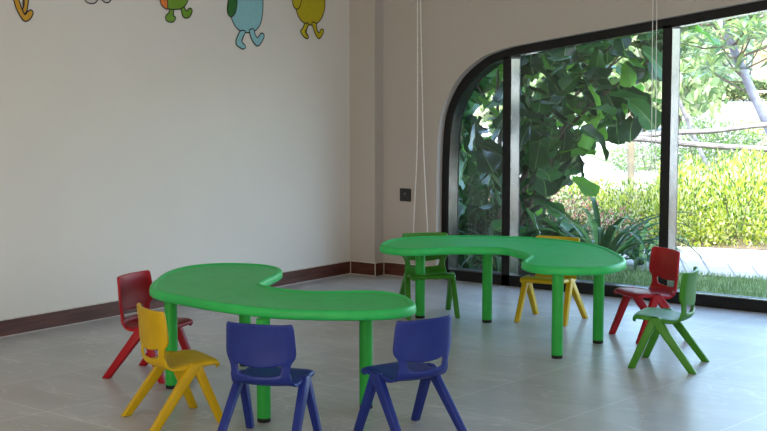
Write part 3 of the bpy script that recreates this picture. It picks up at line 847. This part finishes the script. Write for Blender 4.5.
pole('slim slanting prop near the right hand window post', (5.15, 22.0, 0.1), (4.55, 22.3, 1.55), 0.035, 0.03, M_pole, 0.0)

# background trees, hedge and building
M_far = [leaf_mat('far_leaf_light', (0.20, 0.28, 0.10), (0.30, 0.37, 0.16), 0.6, 0.4, 0.6), leaf_mat('far_leaf_mid', (0.08, 0.14, 0.05), (0.14, 0.21, 0.08), 0.6, 0.4, 0.6), leaf_mat('far_leaf_pale', (0.38, 0.42, 0.26), (0.48, 0.50, 0.34), 0.6, 0.4, 0.6)]
def far_tree_mesh(seed, n=3200):
    return bush_mesh(n, 0.13, seed, M_far, (0.42, 0.30, 0.28), 0.3)
FT = [far_tree_mesh(41), far_tree_mesh(42)]
random.seed(9)
k = 0
for X, D, r_, zc, h_, lb in ((1.9, 34, 2.2, 1.4, 3.6, 'pale distant tree seen through the narrow left pane'), (4.2, 38, 1.7, 2.0, 4.0, 'pale distant tree behind the fig tree'),
                      (8.2, 44, 2.0, 1.7, 4.6, 'distant tree in the middle pane near the window post'), (9.7, 46, 1.3, 1.9, 3.6, 'distant tree in the left part of the right pane'),
                      (9.2, 62, 2.6, 2.2, 6.0, 'tall distant tree beyond the far lawn in the middle pane'), (17.2, 84, 2.8, 2.6, 7.5, 'tall distant tree beside the beige building')):
    t = thing('distant_tree', lb, 'tree', gp(X, D, -0.12), 0, 'distant trees beyond the pavement')
    f = bpy.data.objects.new('crown', FT[k % 2]); k += 1; COL.objects.link(f); f.parent = t
    f.location = (0, 0, zc * 0.3); f.scale = (r_, r_, h_)
    bm = bmesh.new(); tube(bm, [(0, 0, 0), (0.1, 0, zc), (0, 0, zc + h_ * 0.6)], [0.08, 0.06, 0.03], 8); obj('trunk', bm, M_bark, t, smooth=True)
hd = thing('clipped_hedge', 'long low hedge far off beneath the building', 'hedge', gp(22, 92, -0.12))
random.seed(3); L = Leaves()
for i in range(5200):
    X = random.uniform(-9, 9); q = random.uniform(-1, 1); z = random.uniform(0, 1.35)
    L.add(scaled(BV, random.uniform(0.25, 0.5)), BF, rot_to((random.uniform(-1, 1), random.uniform(-1, 1), random.uniform(-0.2, 1))), (RX * X + FX * q, RY * X + FY * q, z), random.choice((0, 1, 1)))
L.build('foliage', M_far, hd)
for X in range(-8, 9, 2):
    bm = bmesh.new(); tube(bm, [(RX * X, RY * X, 0), (RX * X, RY * X, 1.0)], 0.05, 6)
    obj('stem', bm, M_bark, hd)

M_bw = noisy('beige_building_wall', (0.36, 0.26, 0.14), (0.40, 0.30, 0.17), 1, 0.8, 0.2)
M_bc = noisy('teal_grey_column', (0.10, 0.15, 0.15), (0.13, 0.18, 0.18), 1, 0.6, 0.3)
M_br = noisy('pinkish_fascia', (0.46, 0.34, 0.32), (0.50, 0.38, 0.36), 1, 0.8, 0.2)
M_bg = noisy('dark_building_glass', (0.08, 0.09, 0.08), (0.14, 0.15, 0.13), 1, 0.25, 0.5)
M_red = noisy('red_pattern_panel', (0.50, 0.14, 0.10), (0.62, 0.50, 0.42), 2.2, 0.7, 0.2)
BD = thing('pavilion_building', 'beige pavilion with grey green columns far off in the right pane', 'building', gp(30.0, 104, -0.12), R(36.85))
boxes('wall', [(-8.5, 12, 0, 6, 0, 7.2)], M_bw, BD)
boxes('roof', [(-9.5, 13, -1.2, 7, 7.2, 7.6)], M_br, BD)
boxes('fascia', [(-3.2, 12, -0.35, 0, 4.6, 7.1)], M_br, BD)
for x in (-9.0, -5.9, -3.4, 0.5, 4, 8): boxes('column', [(x, x + 0.42, -1.0, -0.6, 0, 7.2)], M_bc, BD)
for x in (-8.0, -5.0): boxes('window', [(x, x + 1.6, -0.06, 0, 0.9, 3.4)], M_bg, BD)
boxes('patterned_panel', [(-2.2, -0.7, -0.42, -0.36, 3.3, 5.4)], M_red, BD)
BN = thing('park_bench', 'small dark bench in front of the far hedge', 'bench', gp(24.2, 88, -0.06), R(36.85))
boxes('seat', [(-1.0, 1.0, -0.3, 0.3, 0.62, 0.75)], M_kerb, BN)
for x in (-0.9, 0.75): boxes('leg', [(x, x + 0.15, -0.25, 0.25, 0, 0.62)], M_kerb, BN)
